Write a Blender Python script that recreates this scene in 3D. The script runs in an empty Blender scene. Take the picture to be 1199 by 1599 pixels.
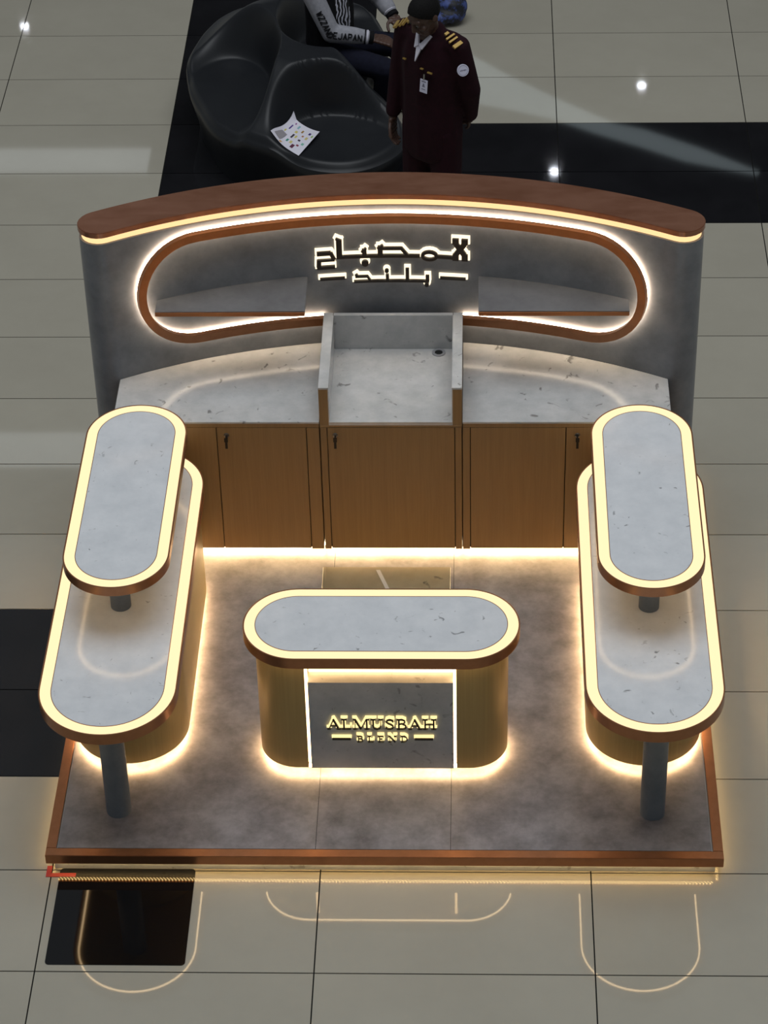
import bpy, bmesh, math, random
from mathutils import Vector, Matrix
random.seed(7)
scene = bpy.context.scene
COL = scene.collection

# ------------------------------------------------------------------ camera
f_px, PITCH, YAW, ROLL = 4158.314, .666376, .0450551, -.0272034
CAM = Vector((.42, -10.0, 8.57634))
fwd = Vector((-math.sin(YAW)*math.cos(PITCH), math.cos(YAW)*math.cos(PITCH), -math.sin(PITCH)))
rgt = Vector((math.cos(YAW), math.sin(YAW), 0)); upv = rgt.cross(fwd)
r2 = math.cos(ROLL)*rgt + math.sin(ROLL)*upv; u2 = -math.sin(ROLL)*rgt + math.cos(ROLL)*upv
cam = bpy.data.cameras.new('camera'); camo = bpy.data.objects.new('camera', cam); COL.objects.link(camo)
cam.sensor_fit = 'VERTICAL'; cam.sensor_height = 36; cam.lens = 36*f_px/1599; cam.clip_end = 300
camo.matrix_world = Matrix(((r2.x, u2.x, -fwd.x, CAM.x), (r2.y, u2.y, -fwd.y, CAM.y), (r2.z, u2.z, -fwd.z, CAM.z), (0, 0, 0, 1)))
scene.camera = camo

# ------------------------------------------------------------------ world, daylight, exposure
w = bpy.data.worlds.new('world'); scene.world = w; w.use_nodes = True
bg = w.node_tree.nodes['Background']; bg.inputs[0].default_value = (.88, .95, 1, 1); bg.inputs[1].default_value = .2
def area(name, loc, target, sx, sy, power, col):
    L = bpy.data.lights.new(name, 'AREA'); L.shape = 'RECTANGLE'; L.size = sx; L.size_y = sy; L.energy = power; L.color = col
    o = bpy.data.objects.new(name, L); COL.objects.link(o); o.location = loc
    o.rotation_euler = (Vector(target)-Vector(loc)).to_track_quat('-Z', 'Y').to_euler(); return o
area('atrium_skylight', (0, 1, 15), (0, 1, 0), 14, 9, 1250, (.92, .96, 1))
vs = scene.view_settings
vs.view_transform = 'Standard'; vs.look = 'None'; vs.exposure = 0; vs.gamma = 1; vs.use_curve_mapping = False

# ------------------------------------------------------------------ materials
def srgb(r, g, b):
    c = lambda v: (v/255/12.92) if v/255 <= .04045 else ((v/255+.055)/1.055)**2.4
    return (c(r), c(g), c(b), 1)
def newmat(name):
    m = bpy.data.materials.new(name); m.use_nodes = True
    return m, m.node_tree.nodes, m.node_tree.links, m.node_tree.nodes['Principled BSDF']
def plain(name, col, rough=.5, metal=0, spec=.5, coat=0):
    m, n, l, p = newmat(name); p.inputs['Base Color'].default_value = col; p.inputs['Roughness'].default_value = rough
    p.inputs['Metallic'].default_value = metal; p.inputs['Specular IOR Level'].default_value = spec; p.inputs['Coat Weight'].default_value = coat
    return m
def noise_mat(name, c1, c2, scale=(3, 3, 3), rough=.4, detail=6, metal=0, lo=.35, hi=.65, spec=.5, marks=None, bump=0, rnd=0, coat=0, c3=None, rv=.0):
    m, n, l, p = newmat(name)
    tc = n.new('ShaderNodeTexCoord'); mp = n.new('ShaderNodeMapping'); mp.inputs['Scale'].default_value = scale
    l.new(tc.outputs['Object'], mp.inputs[0])
    if rnd:
        oi = n.new('ShaderNodeObjectInfo'); mul = n.new('ShaderNodeVectorMath'); mul.operation = 'SCALE'; mul.inputs[3].default_value = 37
        comb = n.new('ShaderNodeCombineXYZ'); l.new(oi.outputs['Random'], comb.inputs[0]); l.new(oi.outputs['Random'], comb.inputs[1])
        l.new(comb.outputs[0], mul.inputs[0]); ad = n.new('ShaderNodeVectorMath'); l.new(mp.outputs[0], ad.inputs[0]); l.new(mul.outputs[0], ad.inputs[1]); vec = ad.outputs[0]
    else: vec = mp.outputs[0]
    nz = n.new('ShaderNodeTexNoise'); nz.inputs['Scale'].default_value = 1; nz.inputs['Detail'].default_value = detail; nz.inputs['Roughness'].default_value = .68
    l.new(vec, nz.inputs['Vector'])
    cr = n.new('ShaderNodeValToRGB'); cr.color_ramp.elements[0].position = lo; cr.color_ramp.elements[1].position = hi
    cr.color_ramp.elements[0].color = c1; cr.color_ramp.elements[1].color = c2
    l.new(nz.outputs[0], cr.inputs[0]); out = cr.outputs[0]
    if marks:      # scattered small dark scratches and veins
        mcol, mscale, thr = marks
        n2 = n.new('ShaderNodeTexNoise'); n2.inputs['Scale'].default_value = mscale; n2.inputs['Detail'].default_value = 4; n2.inputs['Distortion'].default_value = 1.2
        l.new(vec, n2.inputs['Vector'])
        r3 = n.new('ShaderNodeValToRGB'); r3.color_ramp.elements[0].position = thr; r3.color_ramp.elements[1].position = thr+.07
        l.new(n2.outputs[0], r3.inputs[0])
        mx = n.new('ShaderNodeMixRGB'); mx.inputs[2].default_value = mcol; l.new(r3.outputs[0], mx.inputs[0]); l.new(out, mx.inputs[1]); out = mx.outputs[0]
    if rnd:
        hs = n.new('ShaderNodeHueSaturation'); mr = n.new('ShaderNodeMapRange'); mr.inputs[3].default_value = 1-rnd; mr.inputs[4].default_value = 1+rnd
        l.new(oi.outputs['Random'], mr.inputs[0]); l.new(mr.outputs[0], hs.inputs['Value']); l.new(out, hs.inputs['Color']); out = hs.outputs[0]
    l.new(out, p.inputs['Base Color'])
    p.inputs['Roughness'].default_value = rough; p.inputs['Metallic'].default_value = metal; p.inputs['Specular IOR Level'].default_value = spec; p.inputs['Coat Weight'].default_value = coat
    if rv:
        mr2 = n.new('ShaderNodeMapRange'); mr2.inputs[3].default_value = rough-rv; mr2.inputs[4].default_value = rough+rv; l.new(nz.outputs[0], mr2.inputs[0]); l.new(mr2.outputs[0], p.inputs['Roughness'])
    if bump:
        b = n.new('ShaderNodeBump'); b.inputs['Strength'].default_value = bump; b.inputs['Distance'].default_value = .002; l.new(nz.outputs[0], b.inputs['Height']); l.new(b.outputs[0], p.inputs['Normal'])
    return m
def emit(name, col, strength, beads=0):
    m, n, l, p = newmat(name); n.remove(p); e = n.new('ShaderNodeEmission'); e.inputs[0].default_value = (*col, 1); e.inputs[1].default_value = strength
    l.new(e.outputs[0], n['Material Output'].inputs[0])
    if beads:
        tc = n.new('ShaderNodeTexCoord'); sp = n.new('ShaderNodeSeparateXYZ'); l.new(tc.outputs['Object'], sp.inputs[0])
        a = n.new('ShaderNodeMath'); a.operation = 'ADD'; l.new(sp.outputs[0], a.inputs[0]); l.new(sp.outputs[1], a.inputs[1])
        k = n.new('ShaderNodeMath'); k.operation = 'MULTIPLY'; k.inputs[1].default_value = beads; l.new(a.outputs[0], k.inputs[0])
        s = n.new('ShaderNodeMath'); s.operation = 'SINE'; l.new(k.outputs[0], s.inputs[0])
        r = n.new('ShaderNodeMapRange'); r.inputs[1].default_value = .2; r.inputs[2].default_value = 1; r.inputs[3].default_value = strength*.35; r.inputs[4].default_value = strength*2.4
        l.new(s.outputs[0], r.inputs[0]); l.new(r.outputs[0], e.inputs[1])
    return m
M = {}
M['tile'] = noise_mat('polished_beige_tile', (.362, .337, .275, 1), (.392, .366, .300, 1), (1.1, 1.1, 1.1), .028, 5, rnd=.02)
M['tile_dark'] = noise_mat('polished_black_tile', (.0075, .0075, .009, 1), (.012, .012, .014, 1), (2, 2, 2), .03, 5)
M['grout'] = plain('dark_grout', (.012, .012, .011, 1), .9, spec=.1)
M['wall'] = noise_mat('dark_concrete_laminate', (.138, .148, .168, 1), (.235, .248, .272, 1), (6, 6, 6), .33, 12, lo=.3, hi=.72, rv=.06)
M['shelf'] = noise_mat('shaded_concrete_laminate', (.075, .08, .09, 1), (.125, .132, .145, 1), (7, 7, 7), .4, 12, lo=.3, hi=.72)  # wall laminate with shade put into its colour, offsetting the strong top light
M['stone'] = noise_mat('pale_grey_stone', (.60, .615, .635, 1), (.69, .70, .715, 1), (7, 7, 7), .14, 9, marks=((.27, .275, .28, 1), 2.6, .675), rnd=.01)
M['stone_tray'] = noise_mat('pale_grey_veined_stone', (.42, .425, .425, 1), (.55, .55, .545, 1), (5.5, 5.5, 5.5), .16, 9, marks=((.22, .215, .21, 1), 2.4, .645))
M['stone_front'] = noise_mat('mid_grey_stone', (.37, .385, .40, 1), (.48, .49, .50, 1), (7, 7, 7), .4, 9, marks=((.25, .25, .255, 1), 2.2, .63))
M['deck'] = noise_mat('grey_brown_concrete_deck', (.108, .102, .109, 1), (.295, .282, .296, 1), (7, 7, 7), .34, 15, lo=.3, hi=.74, rv=.06)
M['copper'] = noise_mat('satin_copper', (.35, .155, .072, 1), (.39, .175, .083, 1), (20, 20, 20), .3, 3, metal=.75)
M['copper_cap'] = noise_mat('brushed_copper_top', (.32, .135, .075, 1), (.42, .20, .125, 1), (3, 9, 3), .24, 6, metal=.7, rv=.08)
M['wood'] = noise_mat('oak_veneer', (.25, .15, .062, 1), (.32, .20, .086, 1), (60, 60, 2.2), .42, 6, lo=.25, hi=.75)
M['brass'] = noise_mat('brushed_gold_veneer', (.40, .28, .105, 1), (.47, .34, .13, 1), (90, 90, 1.2), .38, 5, lo=.25, hi=.75, metal=.2)
M['column'] = noise_mat('blue_grey_column_paint', (.11, .13, .15, 1), (.15, .17, .19, 1), (8, 8, 8), .45, 6)
M['led'] = emit('warm_light_diffuser', (1.0, .80, .46), 1.22)
M['led_cap'] = emit('warm_cap_light', (1.0, .63, .30), 1.35)
M['led_kick'] = emit('warm_toe_light', (1.0, .64, .32), 42)
M['led_toe'] = emit('warm_cabinet_toe_light', (1.0, .72, .38), 55)
M['led_skirt'] = emit('warm_beaded_light', (1.0, .66, .25), 8.5, beads=420)
M['led_ring'] = emit('warm_white_ring_light', (1.0, .80, .58), 17)
M['led_under'] = emit('warm_under_rim_light', (1.0, .70, .38), 9)
M['led_panel'] = emit('warm_panel_light', (1.0, .64, .30), 8)
M['halo'] = emit('warm_letter_halo', (1.0, .83, .58), 1.6)
M['halo_gold'] = emit('golden_letter_halo', (1.0, .76, .32), 1.5)
M['letter'] = plain('dark_brown_letter', (.012, .007, .005, 1), .4)
M['grommet'] = plain('grey_plastic', (.28, .28, .29, 1), .35)
M['dark'] = plain('black_gap', (.006, .006, .006, 1), .6)
M['chrome'] = plain('steel', (.35, .34, .32, 1), .3, 1)
M['key'] = plain('dark_key', (.02, .018, .016, 1), .4, .6)
M['mat_black'] = plain('glossy_black_mat', (.004, .004, .005, 1), .05)
M['red'] = plain('red_tape', (.38, .016, .012, 1), .5)
M['bench'] = noise_mat('black_moulded_plastic', (.008, .009, .0115, 1), (.0105, .012, .0145, 1), (4, 4, 4), .42, 4, spec=.35)
M['beige'] = noise_mat('beige_offcut_stone', (.20, .165, .10, 1), (.27, .23, .15, 1), (5, 5, 5), .3, 7, marks=((.05, .04, .025, 1), 1.5, .66))
M['film'] = plain('clear_tape', (.55, .53, .48, 1), .12)
M['ceiling'] = plain('grey_ceiling', (.12, .12, .12, 1), .9)

# ------------------------------------------------------------------ helpers
def link(o, parent=None):
    COL.objects.link(o)
    if parent is not None: o.parent = parent
    return o
def obj(name, verts, faces, mat, parent=None, smooth=False, bevel=0, seg=2):
    me = bpy.data.meshes.new(name); me.from_pydata([tuple(v) for v in verts], [], faces)
    bm = bmesh.new(); bm.from_mesh(me); bmesh.ops.recalc_face_normals(bm, faces=bm.faces)
    if bevel:
        ed = [e for e in bm.edges if len(e.link_faces) == 2 and e.calc_face_angle(0) > .6]
        bmesh.ops.bevel(bm, geom=ed, offset=bevel, segments=seg, affect='EDGES', clamp_overlap=True)
    bm.to_mesh(me); bm.free()
    for m in (mat if isinstance(mat, (list, tuple)) else [mat]): me.materials.append(m)
    if smooth:
        for p in me.polygons: p.use_smooth = True
        try: me.set_sharp_from_angle(angle=.7)
        except Exception: pass
    return link(bpy.data.objects.new(name, me), parent)
class MB:
    def __init__(s): s.v = []; s.f = []
    def add(s, v, f):
        k = len(s.v); s.v += [tuple(a) for a in v]; s.f += [tuple(i+k for i in q) for q in f]; return s
    def box(s, x0, x1, y0, y1, z0, z1):
        return s.add([(x0,y0,z0),(x1,y0,z0),(x1,y1,z0),(x0,y1,z0),(x0,y0,z1),(x1,y0,z1),(x1,y1,z1),(x0,y1,z1)],
                     [(0,3,2,1),(4,5,6,7),(0,1,5,4),(1,2,6,5),(2,3,7,6),(3,0,4,7)])
    def prism(s, out, z0, z1):
        n = len(out); return s.add([(x,y,z0) for x,y in out]+[(x,y,z1) for x,y in out],
            [tuple(range(n-1,-1,-1)), tuple(range(n,2*n))]+[(i,(i+1)%n,n+(i+1)%n,n+i) for i in range(n)])
    def ring(s, out, inn, z0, z1):
        n = len(out); V = [(x,y,z0) for x,y in out]+[(x,y,z1) for x,y in out]+[(x,y,z0) for x,y in inn]+[(x,y,z1) for x,y in inn]; F = []
        for i in range(n):
            j = (i+1)%n
            F += [(i,j,n+j,n+i),(2*n+j,2*n+i,3*n+i,3*n+j),(n+i,n+j,3*n+j,3*n+i),(j,i,2*n+i,2*n+j)]
        return s.add(V, F)
    def cyl(s, c, r, z0, z1, n=24, r1=None):
        r1 = r if r1 is None else r1
        V = [(c[0]+r*math.cos(2*math.pi*i/n), c[1]+r*math.sin(2*math.pi*i/n), z0) for i in range(n)]+[(c[0]+r1*math.cos(2*math.pi*i/n), c[1]+r1*math.sin(2*math.pi*i/n), z1) for i in range(n)]
        return s.add(V, [tuple(range(n-1,-1,-1)), tuple(range(n,2*n))]+[(i,(i+1)%n,n+(i+1)%n,n+i) for i in range(n)])
    def build(s, name, mat, parent=None, **k): return obj(name, s.v, s.f, mat, parent, **k)
def tag(o, label=None, cat=None, group=None, kind=None):
    for k, v in (('label', label), ('category', cat), ('group', group), ('kind', kind)):
        if v: o[k] = v
    return o
def empty(name, loc=(0, 0, 0)):
    o = bpy.data.objects.new(name, None); o.empty_display_size = .1; o.location = loc; return link(o)
def stadium(cx, cy, hx, hy, n=20, inset=0):
    hx -= inset; hy -= inset; r = min(hx, hy); P = []
    ax, ay = hx-r, hy-r
    for k in range(4):
        sx = 1 if k in (0, 3) else -1; sy = 1 if k < 2 else -1
        for i in range(n+1):
            a = k*math.pi/2 + i/n*math.pi/2
            P.append((cx+sx*ax+r*math.cos(a), cy+sy*ay+r*math.sin(a)))
    Q = []
    for p in P:
        if not Q or (abs(p[0]-Q[-1][0])+abs(p[1]-Q[-1][1])) > 1e-6: Q.append(p)
    if abs(Q[0][0]-Q[-1][0])+abs(Q[0][1]-Q[-1][1]) < 1e-6: Q.pop()
    return Q

# ------------------------------------------------------------------ the mall floor, tile by tile
GX, GY = -.280818, .10837      # one joint crossing of the tile grid (tiles 1.2 x 0.6 m)
fl = MB(); fl.box(-6.3, 5.75, -5.3, 10.4, -.05, -.005)
floor = tag(fl.build('floor', M['grout']), kind='structure')
fo = MB()
for x0, x1, y0, y1 in ((-40, -6.28, -20, 45), (5.72, 40, -20, 45), (-6.28, 5.72, -20, -5.29), (-6.28, 5.72, 10.31, 45)): fo.box(x0, x1, y0, y1, -.05, 0)
tag(fo.build('floor_beyond', M['tile']), kind='structure')
tile_cache = {}
def tile(x0, x1, y0, y1, dark):
    g = .003; key = (round(x1-x0, 3), round(y1-y0, 3), dark)
    hx, hy = (x1-x0)/2-g, (y1-y0)/2-g
    if key not in tile_cache:
        b = MB().box(-hx, hx, -hy, hy, -.012, 0); o = b.build('tile', M['tile_dark' if dark else 'tile'], floor); tile_cache[key] = o.data
    else: o = link(bpy.data.objects.new('tile', tile_cache[key]), floor)
    o.location = ((x0+x1)/2, (y0+y1)/2, 0)
for i in range(-5, 5):
    for j in range(-9, 17):
        x0, y0 = GX+1.2*i, GY+.6*j; x1, y1 = x0+1.2, y0+.6; yc = y0+.3
        dark = (3.7 < yc < 4.92 and i >= 0) or (yc > 3.7 and i == -1) or (-1.1 < yc < .11 and i <= -2)
        if yc > 3.7 and i == -2: x1 -= .068
        if yc > 3.7 and i == -1: x0 -= .068
        tile(x0, x1, y0, y1, dark)

# ------------------------------------------------------------------ kiosk platform
ZP = .11; PX, PY0, PY1 = 1.5, -1.712, 1.29
plat = tag(empty('platform', (0, 0, 0)), 'low square kiosk platform with grey deck panels and copper edging', 'platform')
MB().box(-PX+.032, PX-.032, PY0+.032, PY1-.032, 0, .098).build('skirt', M['stone_front'], plat)
seam = [-PX+.05, -.301, .298, PX-.05]
for a, b in zip(seam[:-1], seam[1:]): MB().box(a+.0013, b-.0013, PY0+.051, PY1-.051, .0985, ZP).build('deck_panel', M['deck'], plat)
for x in seam[1:3]: MB().box(x-.0012, x+.0012, PY0+.051, PY1-.051, .0983, ZP-.0012).build('deck_seam', M['dark'], plat)
for x0, x1, y0, y1 in ((-PX, PX, PY0, PY0+.048), (-PX, PX, PY1-.048, PY1), (-PX, -PX+.044, PY0+.048, PY1-.048), (PX-.044, PX, PY0+.048, PY1-.048)):
    MB().box(x0, x1, y0, y1, .06, ZP+.0025).build('edge_trim', M['copper'], plat, bevel=.002)
for x0, x1, y0, y1 in ((-PX+.04, PX-.04, PY0+.012, PY0+.024), (-PX+.04, PX-.04, PY1-.024, PY1-.012), (-PX+.012, -PX+.024, PY0+.04, PY1-.04), (PX-.024, PX-.012, PY0+.04, PY1-.04)):
    MB().box(x0, x1, y0, y1, .053, .0595).build('skirt_light', M['led_skirt'], plat)

# ------------------------------------------------------------------ curved back wall
RW, WCY = 2.84, 1.039-2.84
def W(s, d, z):
    a = s/RW; r = RW-d; return (r*math.sin(a), WCY+r*math.cos(a), z)
def arc_plan(r0, r1, amax, grow=0, n=48, ne=12):
    rc, t = (r0+r1)/2, (r1-r0)/2+grow; P = []
    for i in range(n+1):
        a = -amax+2*amax*i/n; P.append(((rc-t)*math.sin(a), WCY+(rc-t)*math.cos(a)))
    for i in range(1, ne):
        b = math.pi*i/ne; P.append(_end(rc, t, amax, b, 1))
    for i in range(n+1):
        a = amax-2*amax*i/n; P.append(((rc+t)*math.sin(a), WCY+(rc+t)*math.cos(a)))
    for i in range(1, ne):
        b = math.pi*i/ne; P.append(_end(rc, t, amax, math.pi-b, -1))
    return P
def _end(rc, t, amax, b, side):
    a = amax*side; cx, cy = rc*math.sin(a), WCY+rc*math.cos(a)
    er = (math.sin(a), math.cos(a)); et = (math.cos(a)*side, -math.sin(a)*side)
    return (cx-er[0]*t*math.cos(b)+et[0]*t*math.sin(b), cy-er[1]*t*math.cos(b)+et[1]*t*math.sin(b))
AM = math.asin(1.39/2.94); WB, WT = ZP+.0004, 1.775
wall = tag(empty('sign_backdrop', (0, 1.1, ZP)), 'tall curved grey concrete wall with copper cap and glowing racetrack ring behind the counters', 'display wall')
def child_of(o, root):   # keep world placement under an offset parent
    o.matrix_parent_inverse = Matrix.Translation(root.location).inverted(); return o
wb = child_of(MB().prism(arc_plan(2.84, 3.04, AM), WB, WT).build('wall_panel', M['wall'], wall, smooth=True), wall)
cl = child_of(MB().prism(arc_plan(2.84, 3.04, AM, -.012), WT, WT+.036).build('cap_light', M['led_cap'], wall, smooth=True), wall)
cp = child_of(MB().prism(arc_plan(2.84, 3.04, AM, .004), WT+.036, WT+.066).build('copper_cap', M['copper_cap'], wall, smooth=True, bevel=.003), wall)
cp['label'] = 'brushed copper cap along the top of the curved wall'
RZ, RH, RS = 1.435, .29, .976
def ring_pts(off, n=24, ns=40):
    r = RH+off; P = []
    for i in range(ns): P.append((RS-2*RS*i/ns, RZ+r))
    for i in range(n): a = math.pi/2+math.pi*i/n; P.append((-RS+r*math.cos(a), RZ+r*math.sin(a)))
    for i in range(ns): P.append((-RS+2*RS*i/ns, RZ-r))
    for i in range(n): a = -math.pi/2+math.pi*i/n; P.append((RS+r*math.cos(a), RZ+r*math.sin(a)))
    return P
def wall_ring(name, o_out, o_in, d0, d1, mat):
    a, b = ring_pts(o_out), ring_pts(o_in); n = len(a)
    V = [W(s, d0, z) for s, z in a]+[W(s, d1, z) for s, z in a]+[W(s, d0, z) for s, z in b]+[W(s, d1, z) for s, z in b]; F = []
    for i in range(n):
        j = (i+1) % n
        if a[i][1] < RZ and a[j][1] < RZ and abs(a[i][0]+a[j][0])/2 < .33: continue      # the ring is open behind the cash desk
        F += [(i,j,n+j,n+i),(2*n+j,2*n+i,3*n+i,3*n+j),(n+i,n+j,3*n+j,3*n+i),(j,i,2*n+i,2*n+j)]
    return child_of(obj(name, V, F, mat, wall, smooth=True), wall)
wall_ring('copper_ring', .021, -.021, .022, .052, M['copper'])
wall_ring('ring_light', .014, -.014, .004, .0215, M['led_ring'])
# two tapering shelves inside the ring
for sgn, xi, xo in ((-1, .42, 1.146), (1, .42, 1.146)):
    n = 16; back = []
    for i in range(n+1):
        x = xi+(xo-xi)*i/n; back.append((sgn*x, WCY+math.sqrt(RW*RW-x*x)+.001))
    out = [(sgn*xo, .695), (sgn*xi, .70)] + back
    sh = child_of(MB().prism(out, 1.368, 1.388).build('wall_shelf', M['shelf'], wall), wall)
    ed = MB().box(min(sgn*xi, sgn*xo), max(sgn*xi, sgn*xo), .689, .696, 1.366, 1.386).build('shelf_edge', M['copper'], sh)

# ---- letters made of strokes -------------------------------------------------
def strokes_mesh(strokes, grow, d0, d1, fn, step=.06):
    mb = MB()
    def slab(poly):
        n = len(poly); V = [fn(x, d0, y) for x, y in poly]+[fn(x, d1, y) for x, y in poly]
        mb.add(V, [tuple(range(n-1,-1,-1)), tuple(range(n,2*n))]+[(i,(i+1)%n,n+(i+1)%n,n+i) for i in range(n)])
    for st in strokes:
        pts, wd = st[0], st[1]/2+grow
        if len(pts) == 1:
            slab([(pts[0][0]+wd*math.cos(k*math.pi/8), pts[0][1]+wd*math.sin(k*math.pi/8)) for k in range(16)]); continue
        for (x0, y0), (x1, y1) in zip(pts[:-1], pts[1:]):
            L = math.hypot(x1-x0, y1-y0); ux, uy = (x1-x0)/L, (y1-y0)/L; ex = grow if len(pts) == 2 else grow+.0
            x0b, y0b, x1b, y1b = x0-ux*ex, y0-uy*ex, x1+ux*ex, y1+uy*ex; m = max(1, int(L/step))
            for k in range(m):
                a0, a1 = k/m, (k+1)/m
                p0 = (x0b+(x1b-x0b)*a0, y0b+(y1b-y0b)*a0); p1 = (x0b+(x1b-x0b)*a1, y0b+(y1b-y0b)*a1)
                slab([(p0[0]+uy*wd, p0[1]-ux*wd), (p1[0]+uy*wd, p1[1]-ux*wd), (p1[0]-uy*wd, p1[1]+ux*wd), (p0[0]-uy*wd, p0[1]+ux*wd)])
        for p in pts[1:-1]:
            slab([(p[0]+wd*math.cos(k*math.pi/6), p[1]+wd*math.sin(k*math.pi/6)) for k in range(12)])
    return mb
KS, KZ = .003145/4.134, .0037/4.134
def A(*pts, w): return ([((x+0.)*KS+(470-613.3)*.003145, 1.507+(210-y)*KZ) for x, y in pts], w*KS*1.05)
ell = [(832+46*math.cos(a*math.pi/8), 208-24*math.sin(a*math.pi/8)) for a in range(17)]
AR = {'arabic_letter_haa': [A((100,182),(192,182),w=26), A((190,180),(212,224),w=24), A((104,226),(214,226),w=15), A((113,222),(110,268),w=28), A((98,272),(216,272),w=22)],
 'arabic_letter_alif': [A((246,100),(246,220),w=36), A((226,92),(262,108),w=14)],
 'arabic_letter_baa': [A((230,211),(480,211),w=21), A((408,165),(410,205),w=28), A((392,185),(420,160),w=14)],
 'arabic_letter_dot': [A((412,256),w=44)],
 'arabic_letter_saad': [A((480,211),(770,211),w=21), A((513,148),(512,205),w=32), A((495,165),(530,142),w=14), A((525,163),(650,163),(690,208),w=19)],
 'arabic_letter_meem': [A(*ell, w=20), A((880,211),(985,213),w=21)],
 'arabic_letter_lam_alif': [A((1003,92),(1003,126),w=40), A((1062,92),(1062,126),w=40), A((1003,122),(1032,158),(1062,122),w=32), A((1003,194),(1032,158),(1060,194),w=32), A((1003,190),(1003,230),w=38), A((1062,190),(1062,230),w=38), A((970,214),(1000,214),w=21)],
 'arabic_letter_dal': [A((350,328),(362,344),w=18), A((345,342),(425,342),(446,372),w=13), A((336,374),(500,373),w=15)],
 'arabic_letter_noon': [A((500,373),(640,373),w=15), A((555,330),(556,370),w=20)],
 'arabic_letter_noon_dot': [A((552,308),w=26)],
 'arabic_letter_lam': [A((640,373),(740,373),w=15), A((686,292),(686,370),w=22)],
 'arabic_letter_beh': [A((740,373),(828,373),w=15), A((817,335),(818,372),w=22)],
 'arabic_letter_beh_dot': [A((812,396),w=28)],
 'sign_bar': [A((115,348),(278,348),w=15)], 'sign_bar_': [A((900,349),(1068,349),w=15)]}
for nm, st in AR.items():
    nm = nm.rstrip('_')
    child_of(strokes_mesh(st, 0, .022, .036, W).build(nm, M['letter'], wall), wall)
    child_of(strokes_mesh(st, .0075, .0015, .012, W).build('letter_halo', M['halo'], wall), wall)

# ------------------------------------------------------------------ back cabinets and worktops
YF, ZK, ZD, ZT = .361, .20, .952, .988
def key_lock(door, x, z, parent_loc):
    b = MB(); n = 14; c = [(math.cos(2*math.pi*i/n), math.sin(2*math.pi*i/n)) for i in range(n)]
    V = [(x+.013*a, YF-.018, z+.013*q) for a, q in c]+[(x+.011*a, YF-.026, z+.011*q) for a, q in c]
    b.add(V, [tuple(range(n)), tuple(range(2*n-1, n-1, -1))]+[(i,(i+1)%n,n+(i+1)%n,n+i) for i in range(n)])
    k = b.build('lock', M['chrome'], door)
    kb = MB().box(x-.003, x+.003, YF-.05, YF-.026, z-.004, z+.004); kb.box(x-.009, x+.009, YF-.052, YF-.048, z-.018, z+.004); kb.box(x-.006, x+.006, YF-.051, YF-.047, z-.058, z-.016)
    kk = kb.build('key', M['key'], door)
def cab(name, label, x0, x1, doors, yb):
    r = tag(empty(name, ((x0+x1)/2, YF, ZP)), label, 'cabinet', 'back cabinets' if name == 'back_cabinet' else None)
    def ch(mb, nm, mat, **k): return child_of(mb.build(nm, mat, r, **k), r)
    zt = ZT-.012 if name != 'cash_desk' else ZT-.022
    b = MB(); b.prism([(x0+.001, YF), (x1-.001, YF), (x1-.001, yb[1]), (x0+.001, yb[0])], ZK, zt); ch(b, 'carcass', M['wood'])
    kk = MB(); kk.prism([(x0+.001, YF+.11), (x1-.001, YF+.11), (x1-.001, yb[1]), (x0+.001, yb[0])], ZP+.0004, ZK); ch(kk, 'toe_kick', M['wall'])
    ch(MB().box(x0+.006, x1-.006, YF+.098, YF+.1095, ZP+.018, ZP+.045), 'toe_light', M['led_toe'])
    for d in doors:
        a, e, lock = d
        o = ch(MB().box(a+.002, e-.002, YF-.018, YF-.002, ZK+.006, ZD), 'door', M['wood'], bevel=.0012, seg=1)
        ch(MB().box(a-.0015, e+.0015, YF-.0022, YF-.0004, ZK+.004, ZD+.002), 'door_gap', M['dark'])
        if lock: key_lock(o, lock, .908, r.location)
    for a, e in [(x0, doors[0][0])]+[(doors[i][1], doors[i+1][0]) for i in range(len(doors)-1)]+[(doors[-1][1], x1)]:
        if e-a > .012: ch(MB().box(a+.002, e-.002, YF-.018, YF-.002, ZK, ZD), 'stile', M['wood'], bevel=.0012, seg=1)
    ch(MB().box(x0+.002, x1-.002, YF-.018, YF-.002, ZD+.002, zt), 'top_rail', M['wood'], bevel=.0012, seg=1)
    return r
cab('back_cabinet', 'wooden back cabinet left of the cash desk, key hanging in its door', -1.345, -.348, [(-1.30, -.848, None), (-.848, -.412, -.80)], (.69, .98))
cab('back_cabinet', 'wooden back cabinet right of the cash desk, key in its far door', .343, 1.343, [(.381, .842, None), (.842, 1.30, .897)], (.98, .69))
cd = cab('cash_desk', 'central wooden cash desk unit with raised pale stone tray on top', -.346, .341, [(-.311, .306, -.272)], (.97, .97))
def chd(mb, nm, mat, **k): return child_of(mb.build(nm, mat, cd, **k), cd)
BT = 1.188
for x0, x1 in ((-.346, -.302), (.297, .341)):
    chd(MB().box(x0, x1, YF-.016, .985, ZD, BT-.012), 'side_panel', M['wood'])
    chd(MB().box(x0-.001, x1+.001, YF-.018, .985, BT-.012, BT), 'side_capping', M['stone_tray'], bevel=.0015, seg=1)
for x0, x1 in ((-.302, -.298), (.293, .297)): chd(MB().box(x0, x1, YF-.016, .962, ZT-.004, BT-.001), 'side_lining', M['stone_tray'])
chd(MB().box(-.298, .293, .962, .985, ZT-.02, BT), 'backsplash', M['stone_tray'], bevel=.0015, seg=1)
chd(MB().box(-.301, .296, YF-.018, .962, ZT-.022, ZT-.003), 'tray_top', M['stone_tray'])
g = MB(); g.ring([(.222+.034*math.cos(a*math.pi/12), .928+.034*math.sin(a*math.pi/12)) for a in range(24)], [(.222+.02*math.cos(a*math.pi/12), .928+.02*math.sin(a*math.pi/12)) for a in range(24)], ZT-.003, ZT+.001)
chd(g, 'cable_grommet', M['grommet'])
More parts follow.
